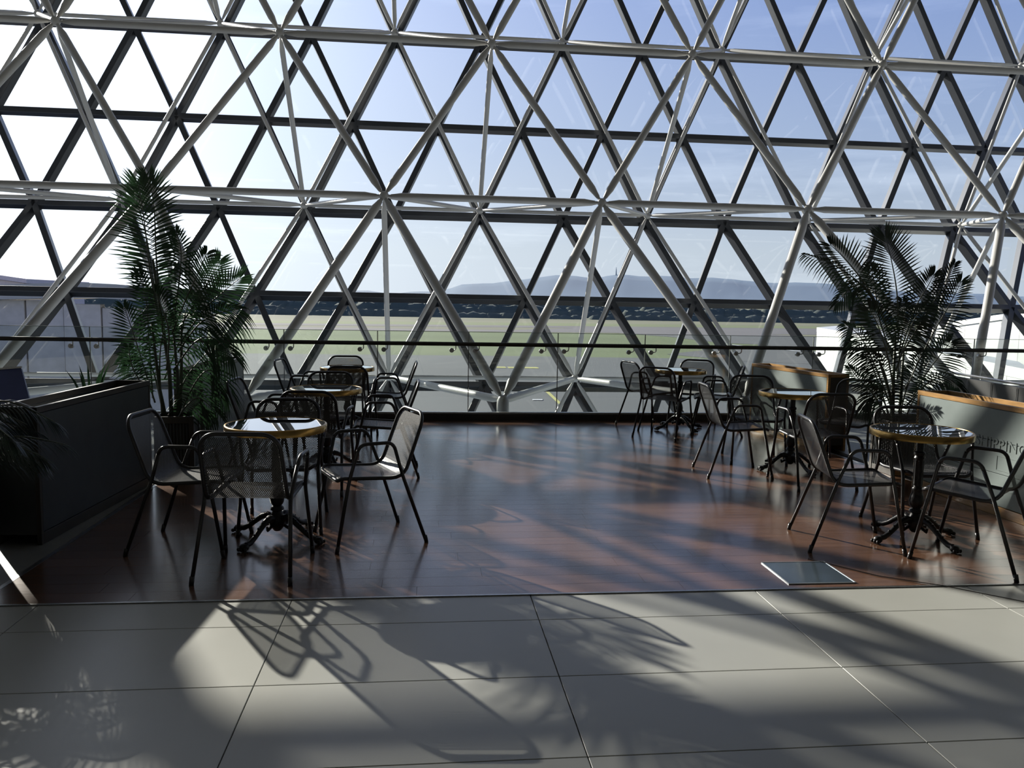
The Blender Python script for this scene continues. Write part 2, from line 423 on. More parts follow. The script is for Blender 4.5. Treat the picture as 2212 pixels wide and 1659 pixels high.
# ---------------------------------------------------------------- glass balustrade
bal = tag(empty('glass_balustrade', (0, 10.46, .085)), 'frameless glass balustrade with round steel handrail along the floor edge', 'balustrade')
BYY = 10.46
joints = [-6.9+1.16*i for i in range(17)]
j0 = W(1012, 800, BYY).x; joints = [j0+1.165*i for i in range(-6, 9)]
gp = MB().box((.006, -.006, 0), (1.159, .006, 1.06), .002).mesh('glass_panel', M['rail_glass'])
for x in joints[:-1]: link('glass_panel', gp, bal, (x, 0, -.0))
edge = MB().box((.004, -.0065, 1.056), (1.161, .0065, 1.062)).mesh('glass_edge', mat('green_glass_edge', (.18, .24, .22), .3))
for x in joints[:-1]: link('glass_edge', edge, bal, (x, 0, 0))
hr = MB().tube([(joints[0]-.3, -.075, .905), (joints[-1]+.3, -.075, .905)], .026, 14).build('handrail', M['darksteel'], bal); autosmooth(hr.data)
bm_ = MB().tube(arc([(0, -.075, .89), (0, -.075, .83), (-.045, -.04, .82), (-.05, -.008, .82)], .03), .007, 6)
bm_.tube([(-.05, -.022, .82), (-.05, .012, .82)], .03, 14)
bme = bm_.mesh('bracket', M['steel']); autosmooth(bme)
for x in joints:
    for s in (-.17, .13): link('bracket', bme, bal, (x+s, 0, 0))
jm = MB().box((-.004, -.005, 0), (.004, .005, 1.06)).mesh('joint_strip', mat('grey_glass_joint', (.10, .12, .12), .4))
for x in joints: link('joint_strip', jm, bal, (x, 0, 0))
MB().box((joints[0], -.03, 0), (joints[-1], .03, .018)).build('base_shoe', M['steel'], bal)

# ================================================================ FURNITURE
# ---- chair prototype, facing +y, origin on the floor under the seat
def shell_profile(n_seat=7, n_bend=6, n_back=9):
    P = arc([(.262, .428), (.235, .452), (.0, .432), (-.125, .422), (-.172, .47), (-.300, .845)], .09, 5)
    P = arc([Vector((0, .264, .428)), Vector((0, .235, .450)), Vector((0, -.15, .424)), Vector((0, -.295, .822))], .085, 7)
    out = []
    for a, b in zip(P, P[1:]):
        k = max(1, int((b-a).length/.035))
        for i in range(k): out.append(a.lerp(b, i/k))
    out.append(P[-1]); return out
PR = shell_profile()
acc = [0]
for a, b in zip(PR, PR[1:]): acc.append(acc[-1]+(b-a).length)
TOT = acc[-1]
def half_w(s):                           # half width with rounded corners at both ends
    base = .222-.012*max(0, (s-.4)/(TOT-.4))
    for d, r in ((s, .07), (TOT-s, .095)):
        if d < r:
            base -= r-math.sqrt(max(0, r*r-(r-d)**2))
    return base
def at_s(s):
    for i in range(len(acc)-1):
        if s <= acc[i+1]+1e-9:
            t = (s-acc[i])/(acc[i+1]-acc[i]); return PR[i].lerp(PR[i+1], max(0, min(1, t)))
    return PR[-1].copy()
def shell_pt(u, s):
    p = at_s(s); p.x = u
    return p
def rim_loop():
    ss = []; k = 9
    for i in range(k): ss.append(.07*(1-math.cos(math.pi/2*i/(k-1))))
    s = .07
    while s < TOT-.095-.03: s += .03; ss.append(s)
    for i in range(k): ss.append(TOT-.095+.095*math.sin(math.pi/2*i/(k-1)))
    right = [shell_pt(half_w(s), s) for s in ss]; left = [shell_pt(-half_w(s), s) for s in ss[::-1]]
    return right+left
def mesh_part(name, s0, s1, par):
    mb = MB(); pitch = .0105; wdt = .0024; slope = .62
    for sgn in (1, -1):
        c = -.6
        while c < 1.5:
            # line: u = sgn*(c - s*slope)... walk along s
            seg = []; s = s0
            while s <= s1+1e-6:
                u = sgn*(c - s*slope) if True else 0
                if abs(u) <= half_w(s)-.002: seg.append((u, s))
                else:
                    if len(seg) > 1: _rib(mb, seg, wdt, sgn*slope)
                    seg = []
                s += .02
            if len(seg) > 1: _rib(mb, seg, wdt, sgn*slope)
            c += pitch
    return mb.build(name, M['mesh'], par)
def _rib(mb, seg, wdt, k):
    base = len(mb.v)
    for u, s in seg:
        mb.v.append(tuple(shell_pt(u-wdt, s))); mb.v.append(tuple(shell_pt(u+wdt, s)))
    for i in range(len(seg)-1): mb.f.append((base+2*i, base+2*i+1, base+2*i+3, base+2*i+2))
def make_chair():
    root = empty('cafe_armchair')
    loop = rim_loop()
    o = MB().tube(loop, .0122, 8, closed=True).build('seat_frame', M['chair'], root, True)
    sb = .42
    mesh_part('seat', .0, sb, root); mesh_part('backrest', sb, TOT-.004, root)
    for sx in (-1, 1):
        side = [Vector((sx*.262, .292, 0)), Vector((sx*.238, .205, .44)), Vector((sx*.268, .150, .662)), Vector((sx*.268, -.065, .662)), Vector((sx*.232, -.135, .455)), Vector((sx*.262, -.292, 0))]
        full = arc(side, .05, 6)
        # front leg up to the arm bend, armrest, rear leg
        ia = min(range(len(full)), key=lambda i: (full[i]-Vector((sx*.266, .155, .62))).length if full[i].y > .1 else 9)
        ib = min(range(len(full)), key=lambda i: (full[i]-Vector((sx*.262, -.08, .62))).length if full[i].y < 0 else 9)
        lf, ar, lr = [MB().tube(pts, .0115, 8).build(nm, M['chair'], root, True) for nm, pts in (('leg', full[:ia+1]), ('armrest', full[ia:ib+1]), ('leg', full[ib:]))]
        MB().tube([(sx*.262, .292, 0), (sx*.2595, .282, .045)], .0138, 8).build('foot_cap', M['chair'], lf, True)
        MB().tube([(sx*.262, -.292, 0), (sx*.2595, -.282, .045)], .0138, 8).build('foot_cap', M['chair'], lr, True)
        for y, z in ((.205, .44), (-.135, .445)):
            MB().tube([(sx*.205, y, z), (sx*.24, y, z)], .007, 6).build('weld_lug', M['chair'], root)
    return root
chair0 = make_chair()
kids(chair0)
CH = [
 ((-.952, 4.632, -4), 'black mesh armchair nearest the threshold strip at the near left table, back to the camera', 'the near left table'),
 ((-1.44, 5.12, -96), 'black mesh armchair at the near left table, beside the long dark planter box', 'the near left table'),
 ((-.945, 5.56, 183), 'black mesh armchair behind the near left table, facing the viewer', 'the near left table'),
 ((-.35, 5.22, 112), 'black mesh armchair on the open-floor side of the near left table, its back shining', 'the near left table'),
 ((-.868, 6.63, -6), 'black mesh armchair with its back to the camera at the middle left table', 'the middle left table'),
 ((-1.37, 7.25, -97), 'black mesh armchair at the middle left table, on the side of the left palm', 'the middle left table'),
 ((-.349, 7.23, 92), 'black mesh armchair at the middle left table, on the open-floor side', 'the middle left table'),
 ((-.915, 7.76, 180), 'black mesh armchair tucked behind the middle left table, facing the viewer', 'the middle left table'),
 ((-.81, 9.02, -3), 'black mesh armchair with its back to the camera at the far left table', 'the far left table'),
 ((-1.40, 9.62, -98), 'black mesh armchair at the far left table, on the planter side', 'the far left table'),
 ((-.39, 9.45, 92), 'black mesh armchair at the far left table, on the open-floor side', 'the far left table'),
 ((-.985, 10.03, 180), 'black mesh armchair behind the far left table, against the balustrade', 'the far left table'),
 ((2.80, 9.93, -72), 'black mesh armchair by the balustrade at the far right table, partly behind another chair', 'the far right table'),
 ((2.80, 9.20, -38), 'black mesh armchair in front of the far right table, back turned to the floor', 'the far right table'),
 ((3.42, 10.02, 152), 'black mesh armchair behind the far right table, facing the viewer', 'the far right table'),
 ((3.52, 9.42, 72), 'black mesh armchair at the far right table, on the side of the right planters', 'the far right table'),
 ((2.83, 7.122, -94), 'black mesh armchair at the middle right table, on the open-floor side', 'the middle right table'),
 ((3.30, 7.75, 168), 'black mesh armchair behind the middle right table, in front of the sunlit planter', 'the middle right table'),
 ((3.37, 6.66, 2), 'black mesh armchair with its back to the camera at the middle right table', 'the middle right table'),
 ((4.12, 7.43, 134), 'black mesh armchair at the middle right table, close by the right palm', 'the middle right table'),
 ((2.762, 4.955, -101), 'black mesh armchair at the near right table, on the open-floor side', 'the near right table'),
 ((3.47, 5.27, 177), 'black mesh armchair behind the near right table, facing the viewer', 'the near right table'),
 ((3.381, 4.536, 39), 'black mesh armchair cut off by the right edge, at the near right table', 'the near right table'),
]
for i, ((x, y, a), lab, grp) in enumerate(CH):
    o = chair0 if i == 0 else copy_tree(chair0)
    o.location = (x, y, 0); o.rotation_euler = (0, 0, R(a))
    tag(o, lab, 'chair', 'mesh armchairs around '+grp)

# ---- cafe table prototype
def make_table():
    root = empty('bistro_table')
    rr = .315
    t = MB().lathe([(rr-.014, .700), (rr-.014, .743)], 64).build('tabletop', M['top'], root); autosmooth(t.data)
    r_ = MB(); n = 72
    prof = [(rr-.013, .698), (rr, .700), (rr+.001, .738), (rr-.003, .744), (rr-.012, .7455), (rr-.014, .742)]
    base = 0
    for (q, z) in prof:
        for j in range(n):
            a = 2*math.pi*j/n; r_.v.append((q*math.cos(a), q*math.sin(a), z))
    k = len(prof)
    for i in range(k):
        i2 = (i+1) % k
        for j in range(n): r_.f.append((i*n+j, i*n+(j+1) % n, i2*n+(j+1) % n, i2*n+j))
    o = r_.build('table_rim', M['brass'], root); autosmooth(o.data, 50)
    MB().lathe([(.10, .688), (.10, .699)], 20).build('top_plate', M['iron'], root)
    col = [(.024, .69), (.024, .60), (.034, .595), (.036, .58), (.028, .57), (.034, .555), (.026, .545), (.027, .36), (.034, .352), (.036, .34), (.030, .33),
           (.040, .30), (.047, .265), (.042, .235), (.028, .215), (.040, .205), (.044, .19), (.030, .18), (.036, .165), (.052, .135), (.055, .11), (.048, .085), (.03, .06), (.02, .05)]
    c = MB().lathe(col[::-1], 16).build('column', M['iron'], root); autosmooth(c.data, 50)
    c2 = MB()
    for j in range(8):                   # flutes standing proud of the shaft
        a = 2*math.pi*j/8; c2.tube([(.026*math.cos(a), .026*math.sin(a), .37), (.026*math.cos(a), .026*math.sin(a), .54)], .005, 5)
    c2.build('fluting', M['iron'], c)
    for j in range(4):
        a = math.pi/2*j; ca, sa = math.cos(a), math.sin(a)
        path = [(.03, .125), (.075, .145), (.12, .130), (.17, .095), (.22, .058), (.265, .036), (.30, .034)]
        rad = [.026, .024, .019, .017, .016, .018, .020]
        m_ = MB().tube([(q*ca, q*sa, z) for q, z in path], rad, 8)
        m_.tube([(.055*ca, .055*sa, .09), (.095*ca, .095*sa, .075), (.10*ca, .10*sa, .10)], [.010, .012, .008], 6)
        m_.ball((.315*ca, .315*sa, .026), .030, 10, (1, 1, .85))
        cl_m = MB()
        for s in (-1, 0, 1):             # claw toes
            b = a+s*.07; cl_m.ball((.338*math.cos(b), .338*math.sin(b), .016), .0125, 8, (1, 1, 1.2))
        for q, z in ((.10, .155), (.14, .135), (.18, .108), (.22, .078)): m_.ball((q*ca, q*sa, z), .010, 6)
        f = m_.build('foot', M['iron'], root); autosmooth(f.data, 60)
        cl_m.build('claw', M['iron'], f, True)
    return root
tab0 = make_table(); kids(tab0)
TB = [((-.935, 5.22, 62), 'near left round bistro table, brass rim, top mirroring white sky between dark bars'),
      ((-.875, 7.36, 30), 'middle left round bistro table with brass rim, second from the camera in the left row'),
      ((-.905, 9.66, 20), 'far left round bistro table with brass rim, nearest the balustrade on the left'),
      ((3.15, 9.72, 20), 'far right round bistro table with brass rim, nearest the balustrade on the right'),
      ((3.465, 7.28, 12), 'middle right round bistro table, brass rim glinting, in front of the sunlit planter'),
      ((3.28, 5.00, 15), 'near right round bistro table with brass rim, palm mirrored in its dark top')]
for i, ((x, y, a), lab) in enumerate(TB):
    o = tab0 if i == 0 else copy_tree(tab0)
    o.location = (x, y, 0); o.rotation_euler = (0, 0, R(a)); tag(o, lab, 'table', 'round bistro tables')

# ---- planter boxes: origin at the near corner of the terrace face, x away from the terrace, y along the box
def planter(name, label, loc, rz, Ln, Wd, Hh, sx, face, trim, endm, boards, letters=False):
    root = tag(empty(name, loc, rz), label, 'planter', 'long planter boxes beside the timber floor')
    t = .022
    def bx(nm, a, b, m, c=.002, par=root):
        a = list(a); b = list(b)
        if sx < 0: a[0], b[0] = -b[0], -a[0]
        return MB().box(a, b, c).build(nm, m, par)
    z = .075; hb = (Hh-.040-z)/boards
    for i in range(boards):              # boards of the long faces, open joints between
        bx('board', (.002, .03, z+i*hb+.0015), (t, Ln-.03, z+(i+1)*hb-.0015), M[face], .0025)
        bx('board', (Wd-t, .03, z+i*hb+.0015), (Wd-.002, Ln-.03, z+(i+1)*hb-.0015), M[face], .0025)
    for y in (0, Ln-.03):
        bx('end_panel', (.028, y+.006, .06), (Wd-.028, y+.026, Hh-.04), M[endm])
    for x in (0, Wd-.028):
        for y in (0, Ln-.028): bx('corner_post', (x, y, 0), (x+.028, y+.028, Hh-.002), M[trim])
        bx('base_rail', (x+.001, .028, .0), (x+.026, Ln-.028, .072), M[trim])
        bx('top_rail', (x-.002, 0, Hh-.038), (x+.024, Ln, Hh), M[trim])
    for y in (0, Ln-.03): bx('top_rail', (.03, y, Hh-.038), (Wd-.03, y+.03, Hh), M[trim])
    bx('liner', (.024, .028, Hh-.26), (Wd-.024, Ln-.028, Hh-.22), M['trough'])
    bx('liner_edge', (.030, .030, Hh-.22), (.036, Ln-.030, Hh-.03), M['steel'])
    return root
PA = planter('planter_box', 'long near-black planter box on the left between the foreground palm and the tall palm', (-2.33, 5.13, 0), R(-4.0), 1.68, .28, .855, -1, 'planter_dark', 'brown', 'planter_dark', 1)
PBx = planter('planter_box', 'dark grey-green boarded planter box behind the tall left palm, by the balustrade', (-2.05, 7.75, 0), R(0), 1.72, .26, .865, -1, 'planter', 'darksteel', 'planter', 4)
PE = planter('planter_box', 'sunlit grey-green planter box with oak trim beside the far right tables', (4.27, 8.17, 0), R(9), 1.50, .26, .835, 1, 'planter', 'oak', 'brown', 3)
PF = planter('planter_box', 'grey-green planter box with oak trim and embossed lettering, by the near right table', (4.38, 3.1, 0), R(2.0), 3.48, .30, .84, 1, 'planter', 'oak', 'brown', 3)
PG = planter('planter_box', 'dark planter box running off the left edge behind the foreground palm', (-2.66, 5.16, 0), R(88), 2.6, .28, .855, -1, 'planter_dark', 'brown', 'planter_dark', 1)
# lettering in relief on the near right planter
def relief(txt, size, y, z):
    cu = bpy.data.curves.new('lettering', 'FONT'); cu.body = txt; cu.size = size; cu.extrude = .0010; cu.bevel_depth = .0004
    cu.space_character = 1.1; cu.materials.append(M['planter'])
    o = bpy.data.objects.new('lettering', cu); C.objects.link(o); o.parent = PF
    dg = bpy.context.evaluated_depsgraph_get(); me = bpy.data.meshes.new_from_object(o.evaluated_get(dg)); bpy.data.objects.remove(o)
    o = link('lettering', me, PF); o.location = (-.0005, y, z); o.rotation_euler = (R(90), 0, R(-90)); return o
relief('SHIPPING', .115, 2.74, .50)
for (y, z, wy, hz) in ((2.50, .345, .30, .11), (2.40, .20, .10, .05), (2.13, .14, .36, .33)):
    q = MB()
    for a, b in (((y-wy, z), (y, z+.004)), ((y-wy, z+hz-.004), (y, z+hz)), ((y-wy, z), (y-wy+.004, z+hz)), ((y-.004, z), (y, z+hz))):
        q.box((-.0008, a[0], a[1]), (.003, b[0], b[1]))
    q.build('embossed_outline', M['planter'], PF)

# ---- slatted palm pots
def pot(name, label, loc, rz, s=.32, h=.52):
    root = tag(empty(name, loc, rz), label, 'plant pot', 'square slatted palm pots')
    a = s/2
    MB().box((-a+.02, -a+.02, .02), (a-.02, a-.02, h-.05)).build('pot_body', M['brown'], root)
    MB().box((-a+.03, -a+.03, h-.06), (a-.03, a-.03, h-.04)).build('soil', M['soil'], root)
    for x in (-a, a-.04):
        for y in (-a, a-.04): MB().box((x, y, 0), (x+.04, y+.04, h-.0), .003).build('corner_post', M['brown'], root)
    for z in (.0, h-.06):
        for y in (-a+.004, a-.024):
            MB().box((-a+.04, y, z), (a-.04, y+.02, z+.06), .003).build('rail', M['oak'] if z == 0 and loc[0] > 0 else M['brown'], root)
            o = MB().box((-a+.04, y, z), (a-.04, y+.02, z+.06), .003).build('rail', M['brown'], root); o.rotation_euler = (0, 0, math.pi/2)
    sl = MB().box((-.006, 0, .06), (.006, .014, h-.06), .002).mesh('slat', M['planter_dark'])
    nsl = 9
    for q in range(4):
        for i in range(nsl):
            x = -a+.055+(s-.11)*i/(nsl-1)
            m = Matrix.Rotation(q*math.pi/2, 4, 'Z') @ Matrix.Translation((x, -a+.006, 0))
            link('slat', sl, root, mw=m)
    return root
PLX, PLY = -2.13, 7.22
pot('palm_pot', 'dark square slatted pot under the tall left palm', (PLX, PLY, 0), R(6))
PRX, PRY = 4.46, 7.14
pot('palm_pot', 'dark square slatted pot under the right palm', (PRX, PRY, 0), R(3), .35, .50)

# ---- palms
def frond(par, pts, ll, droop=.15, n=24, wd=.0078, m='leaf', face=None, start=.22, fan=.55, jit=.12, nm='frond'):
    pts = [Vector(p) for p in pts]
    # smooth centre line
    K = 24; cl = []; n = int(n*1.05)
    seg = len(pts)-1
    for i in range(K+1):
        t = i/K*seg; k = min(int(t), seg-1); u = t-k
        p0 = pts[max(k-1, 0)]; p1 = pts[k]; p2 = pts[k+1]; p3 = pts[min(k+2, seg)]
        cl.append(.5*((2*p1)+(p2-p0)*u+(2*p0-5*p1+4*p2-p3)*u*u+(3*p1-p0-3*p2+p3)*u**3))
    mb = MB(); rc = MB().tube(cl, [.0075*(1-.75*i/K)+.001 for i in range(K+1)], 5)
    face = face or (Vector((0, 0, EYE))-pts[1]).normalized()
    face = (face+Vector((random.uniform(-.35, .35), 0, random.uniform(-.2, .3)))).normalized()
    for i in range(n):
        t = start+(1-start)*(i+.5)/n; f = t*K; k = min(int(f), K-1); p = cl[k].lerp(cl[k+1], f-k)
        T = (cl[k+1]-cl[k]).normalized(); S_ = T.cross(face).normalized()
        for sg in (-1, 1):
            ln = ll*(.38+.62*math.sin(math.pi*min(1, .18+.80*(t-start)/(1-start))))*random.uniform(.85, 1.1)
            dirv = (S_*sg*(1-.55*t**3)+T*(fan*(.45+.6*t+1.5*t**4))+face*random.uniform(-jit, jit)+Vector((0, 0, random.uniform(-.08, .04)))).normalized(); ln *= 1+.25*t**4
            nrm = dirv.cross(T).normalized(); wv = dirv.cross(nrm).normalized()*wd
            q0 = p; q1 = p+dirv*ln*.35+Vector((0, 0, -droop*ln*.12)); q2 = p+dirv*ln*.72+Vector((0, 0, -droop*ln*.5)); q3 = p+dirv*ln+Vector((0, 0, -droop*ln*1.05))
            b = len(mb.v)
            mb.v += [tuple(q0), tuple(q1-wv), tuple(q1+wv), tuple(q2-wv*.8), tuple(q2+wv*.8), tuple(q3)]
            mb.f += [(b, b+1, b+2), (b+1, b+3, b+4, b+2), (b+3, b+5, b+4)]
    o = mb.mesh(nm, M[m]); inv = par.matrix_world.inverted() if par else Matrix()
    ob = link(nm, o, par); ob.location = -par.location
    rc.build('midrib', M['stem'], ob, True)
    return ob
def palm(name, label, base, Y, fr, stems, m='leaf', group=None):
    root = tag(empty(name, base), label, 'palm', group)
    for st in stems:
        pts = [W(px, py, Y+dy) for px, py, dy in st]
        o = MB().tube(pts, [.020-.010*i/(len(pts)-1) for i in range(len(pts))], 7).build('stem', M['stem'], root, True); o.location = -Vector(base)
    for pts, ll, dr, n in fr:
        P3 = [W(p[0], p[1], Y+p[2]) for p in pts]
        frond(root, P3, ll*Y/1750, dr, n, m=m)
    return root
FL = [
 ([(345,700,0),(325,590,0),(312,480,-.05),(300,398,-.1)], 78, .12, 30),
 ([(350,700,.1),(338,560,.1),(333,450,.05),(322,388,0)], 68, .12, 30),
 ([(345,690,.1),(330,600,.15),(318,520,.2),(292,420,.25)], 70, .25, 26),
 ([(375,690,0),(388,600,0),(391,540,0),(380,500,0)], 34, .1, 20),
 ([(372,720,-.1),(400,650,-.15),(428,590,-.2),(446,548,-.25)], 62, .35, 26),
 ([(380,720,.1),(430,640,.1),(455,600,.1),(474,564,.1)], 52, .05, 24),
 ([(390,740,0),(440,670,0),(480,632,0),(520,600,0)], 58, .05, 26),
 ([(385,760,-.1),(430,700,-.15),(475,676,-.2),(516,668,-.25)], 66, .6, 26),
 ([(335,870,0),(310,790,0),(288,720,0),(268,664,0)], 50, .15, 24),
 ([(330,860,.1),(322,740,.1),(316,650,.1),(300,588,.1)], 42, .15, 24),
 ([(375,800,-.1),(420,740,-.1),(460,730,-.15),(500,765,-.2)], 66, .7, 24),
 ([(380,920,0),(420,830,-.1),(455,800,-.1),(490,850,-.1)], 62, .8, 26),
 ([(370,900,.1),(400,820,.1),(440,770,.1),(470,745,.1)], 50, .3, 22),
 ([(360,800,-.15),(365,720,-.2),(352,670,-.25),(335,630,-.3)], 60, .4, 24),
 ([(350,900,0),(345,790,0),(350,730,0),(360,690,0)], 50, .3, 24),
 ([(335,900,0),(305,830,-.1),(285,790,-.1),(278,750,-.1)], 45, .5, 22),
 ([(355,820,.1),(390,730,.1),(400,680,.1),(415,640,.1)], 58, .3, 24),
 ([(370,930,-.1),(400,880,-.15),(430,860,-.2),(462,885,-.2)], 55, .7, 22),
 ([(350,880,.1),(330,800,.15),(300,760,.2),(270,770,.2)], 45, .6, 20),
]
palm('potted_palm', 'tall dark green potted palm rising between the two left planters', (PLX, PLY, .47), PLY, FL,
     [[(372,925,0),(366,800,0),(350,690,0),(330,560,0)], [(386,925,.05),(392,800,.05),(392,700,.05)], [(362,925,0),(345,840,0),(328,700,0)], [(378,925,-.05),(385,820,-.05),(375,720,-.05)]], group='potted palms')
FR = [
 ([(1940,740,0),(1938,640,0),(1925,560,0),(1912,512,0)], 70, .05, 30),
 ([(1930,740,0),(1885,640,-.1),(1835,570,-.2),(1793,528,-.3)], 62, .05, 28),
 ([(1915,700,.1),(1865,620,.1),(1800,572,.1),(1738,548,.1)], 36, .8, 26),
 ([(1905,680,0),(1868,620,-.1),(1838,622,-.1),(1806,655,-.1)], 36, .5, 20),
 ([(1945,760,.1),(1975,670,.1),(2003,620,.1),(2018,592,.1)], 46, .1, 24),
 ([(1955,840,0),(2010,730,0),(2050,660,0),(2076,608,0)], 58, .2, 28),
 ([(1950,760,0),(2000,680,0),(2035,620,0),(2062,570,0)], 38, .2, 26),
 ([(1932,850,-.1),(1915,760,-.15),(1895,700,-.2),(1878,668,-.2)], 62, .15, 28),
 ([(1925,880,0),(1890,790,0),(1860,730,0),(1826,700,0)], 48, .5, 26),
 ([(1920,900,.1),(1895,820,.1),(1868,760,.1),(1836,738,.1)], 48, .8, 24),
 ([(1965,870,.1),(1995,815,.1),(2030,768,.1),(2052,740,.1)], 70, .25, 24),
 ([(1915,900,-.1),(1885,850,-.15),(1858,822,-.2),(1835,793,-.2)], 28, .2, 20),
 ([(1955,880,0),(2000,830,0),(2040,815,0),(2070,835,0)], 52, .8, 22),
 ([(1935,800,-.2),(1960,730,-.25),(1975,690,-.3),(2000,660,-.3)], 56, .5, 26),
 ([(1930,780,.1),(1900,690,.1),(1890,620,.1),(1882,580,.1)], 54, .3, 26),
 ([(1930,920,0),(1920,840,0),(1905,790,0),(1880,760,0)], 56, .7, 26),
 ([(1940,920,-.1),(1955,850,-.1),(1975,800,-.1),(1990,760,-.1)], 52, .6, 26),
 ([(1935,960,0),(1915,880,-.1),(1890,850,-.1),(1870,870,-.1)], 50, .7, 22),
 ([(1945,960,0),(1965,880,0),(1990,850,0),(2020,870,0)], 50, .7, 22),
 ([(1938,820,.1),(1945,740,.1),(1955,690,.1),(1950,650,.1)], 54, .5, 26),
]
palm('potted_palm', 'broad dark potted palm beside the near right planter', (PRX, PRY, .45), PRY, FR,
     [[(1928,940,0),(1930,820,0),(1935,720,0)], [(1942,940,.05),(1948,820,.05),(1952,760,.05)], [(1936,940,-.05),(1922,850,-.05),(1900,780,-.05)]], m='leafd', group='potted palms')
# foreground palm on the left, almost black
KX = (-2.66, 4.42)
q = pot('palm_pot', 'dark square pot cut off by the left edge, under the foreground palm', (KX[0], KX[1], 0), 0, .34, .33)
kp = tag(empty('potted_palm', (KX[0], KX[1], .29)), 'low blackish foreground palm with fine drooping leaves at the left edge', 'palm', 'potted palms')
cen = Vector((KX[0], KX[1], .42))
for i in range(36):
    a = R(-170+i*10+random.uniform(-6, 6)); ln = random.uniform(.50, .76); hgt = random.uniform(.22, .60)
    d = Vector((math.cos(a), math.sin(a), 0))
    if cen.y+d.y*ln > 5.0: ln = (5.0-cen.y)/d.y
    P3 = [cen, cen+d*ln*.25+Vector((0, 0, hgt*.75)), cen+d*ln*.65+Vector((0, 0, hgt)), cen+d*ln*1.02+Vector((0, 0, hgt*.78))]
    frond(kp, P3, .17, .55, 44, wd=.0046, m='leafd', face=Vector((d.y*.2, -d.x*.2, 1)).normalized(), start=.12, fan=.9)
MB().tube([cen-Vector((0, 0, .07)), cen+Vector((0, 0, .06))], [.05, .03], 8).build('stem', M['stem'], kp).location = -kp.location
# little green blades behind the left planter
g0 = W(195, 835, 7.3); g0.z = 0
gp_ = tag(empty('small_plant', g0), 'small plant with pointed green blades peeping over the left planter', 'plant')
MB().lathe([(.10, 0), (.13, .35), (.12, .60)], 16).build('pot', M['brown'], gp_)
for i in range(9):
    a = i*2.4; rr_ = random.uniform(.08, .20); h_ = random.uniform(.28, .37)
    b0 = Vector((math.cos(a)*.03, math.sin(a)*.03, .58)); b1 = Vector((math.cos(a)*rr_, math.sin(a)*rr_*.4, .60+h_)); wv = Vector((.011, .004, 0))
    MB().add([b0-wv, b0+wv, b0.lerp(b1, .6)+wv*.8+Vector((0, 0, .03)), b1, b0.lerp(b1, .6)-wv*.8+Vector((0, 0, .03))], [(0, 1, 2, 3, 4)]).build('blade', M['leaf'], gp_)

# ---- blue slanted panels on the left behind the planter
bp0 = W(0, 840, 7.6)
bl = tag(empty('blue_bench', (bp0.x, 7.6, 0)), 'blue laminate bench back with pale top edge behind the left planter', 'bench')
tl, tr_, br, bl_ = W(-90, 806, 7.5), W(47, 795, 7.5), W(80, 848, 7.1), W(80, 900, 7.05)
def quadslab(a, b, c, d, th, nm, m, par):
    a, b, c, d = map(Vector, (a, b, c, d)); n = (b-a).cross(d-a).normalized()*th
    return MB().prism([a, b, c, d], n).build(nm, m, par)
for i, (u0_, u1_) in enumerate(((0, .48), (.49, .99))):
    A_ = tl.lerp(tr_, u0_); B_ = tl.lerp(tr_, u1_)
    sh = Vector((.26, -.35, -.42))
    o = quadslab(A_, B_, B_+sh, A_+sh, .03, 'bench_panel', M['blue'], bl); o.location = -bl.location
o = MB().tube([tl+Vector((0, 0, .008)), tr_+Vector((0, 0, .008))], .009, 6).build('top_edge', M['steel'], bl); o.location = -bl.location
o = MB().box((tl.x, 7.16, 0), (tr_.x+.15, 7.55, .42), .01).build('seat_base', M['blue'], bl); o.location = -bl.location
# ---- dark bench with metal strips behind the right planter
bn = tag(empty('dark_bench', (5.6, 6.9, 0)), 'black upholstered bench back with thin metal strips behind the right planter', 'bench')
p0, p1 = W(2046, 806, 8.2), W(2260, 842, 6.6)
for i in range(4):
    a = p0.lerp(p1, i/4); b = p0.lerp(p1, (i+1)/4-.002)
    o = MB().prism([(a.x, a.y, 0), (b.x, b.y, 0), (b.x+.05, b.y+.12, 0), (a.x+.05, a.y+.12, 0)], (0, 0, (a.z+b.z)/2-.02)).build('bench_cushion', M['vinyl'], bn); o.location = -bn.location
    o = MB().tube([(b.x-.01, b.y-.01, .5), (b.x-.01, b.y-.01, b.z-.03)], .004, 6).build('metal_strip', M['steel'], bn); o.location = -bn.location
o = MB().tube([p0+Vector((0, 0, .012)), p1+Vector((0, 0, .012))], .014, 6).build('top_rail', M['steel'], bn); o.location = -bn.location
# ---- floor hatch plate
h0 = [G(1643, 1216), G(1780, 1215), G(1851, 1261), G(1705, 1261)]
hx0 = (h0[0].x+h0[3].x)/2; hx1 = (h0[1].x+h0[2].x)/2; hy1 = (h0[0].y+h0[1].y)/2; hy0 = (h0[2].y+h0[3].y)/2
ht = tag(empty('floor_hatch', ((hx0+hx1)/2, (hy0+hy1)/2, .0)), 'square blue-grey metal access plate let into the timber floor by the threshold', 'floor hatch')
MB().box((-(hx1-hx0)/2, -(hy1-hy0)/2, -.01), ((hx1-hx0)/2, (hy1-hy0)/2, .004), .002).build('plate', M['hatch'], ht)
for s in (-1, 1):
    MB().box((-(hx1-hx0)/2-.004, s*(hy1-hy0)/2-.003, -.01), ((hx1-hx0)/2+.004, s*(hy1-hy0)/2+.003, .006)).build('frame_strip', M['gasket'], ht)
    MB().box((s*(hx1-hx0)/2-.003, -(hy1-hy0)/2, -.01), (s*(hx1-hx0)/2+.003, (hy1-hy0)/2, .006)).build('frame_strip', M['gasket'], ht)
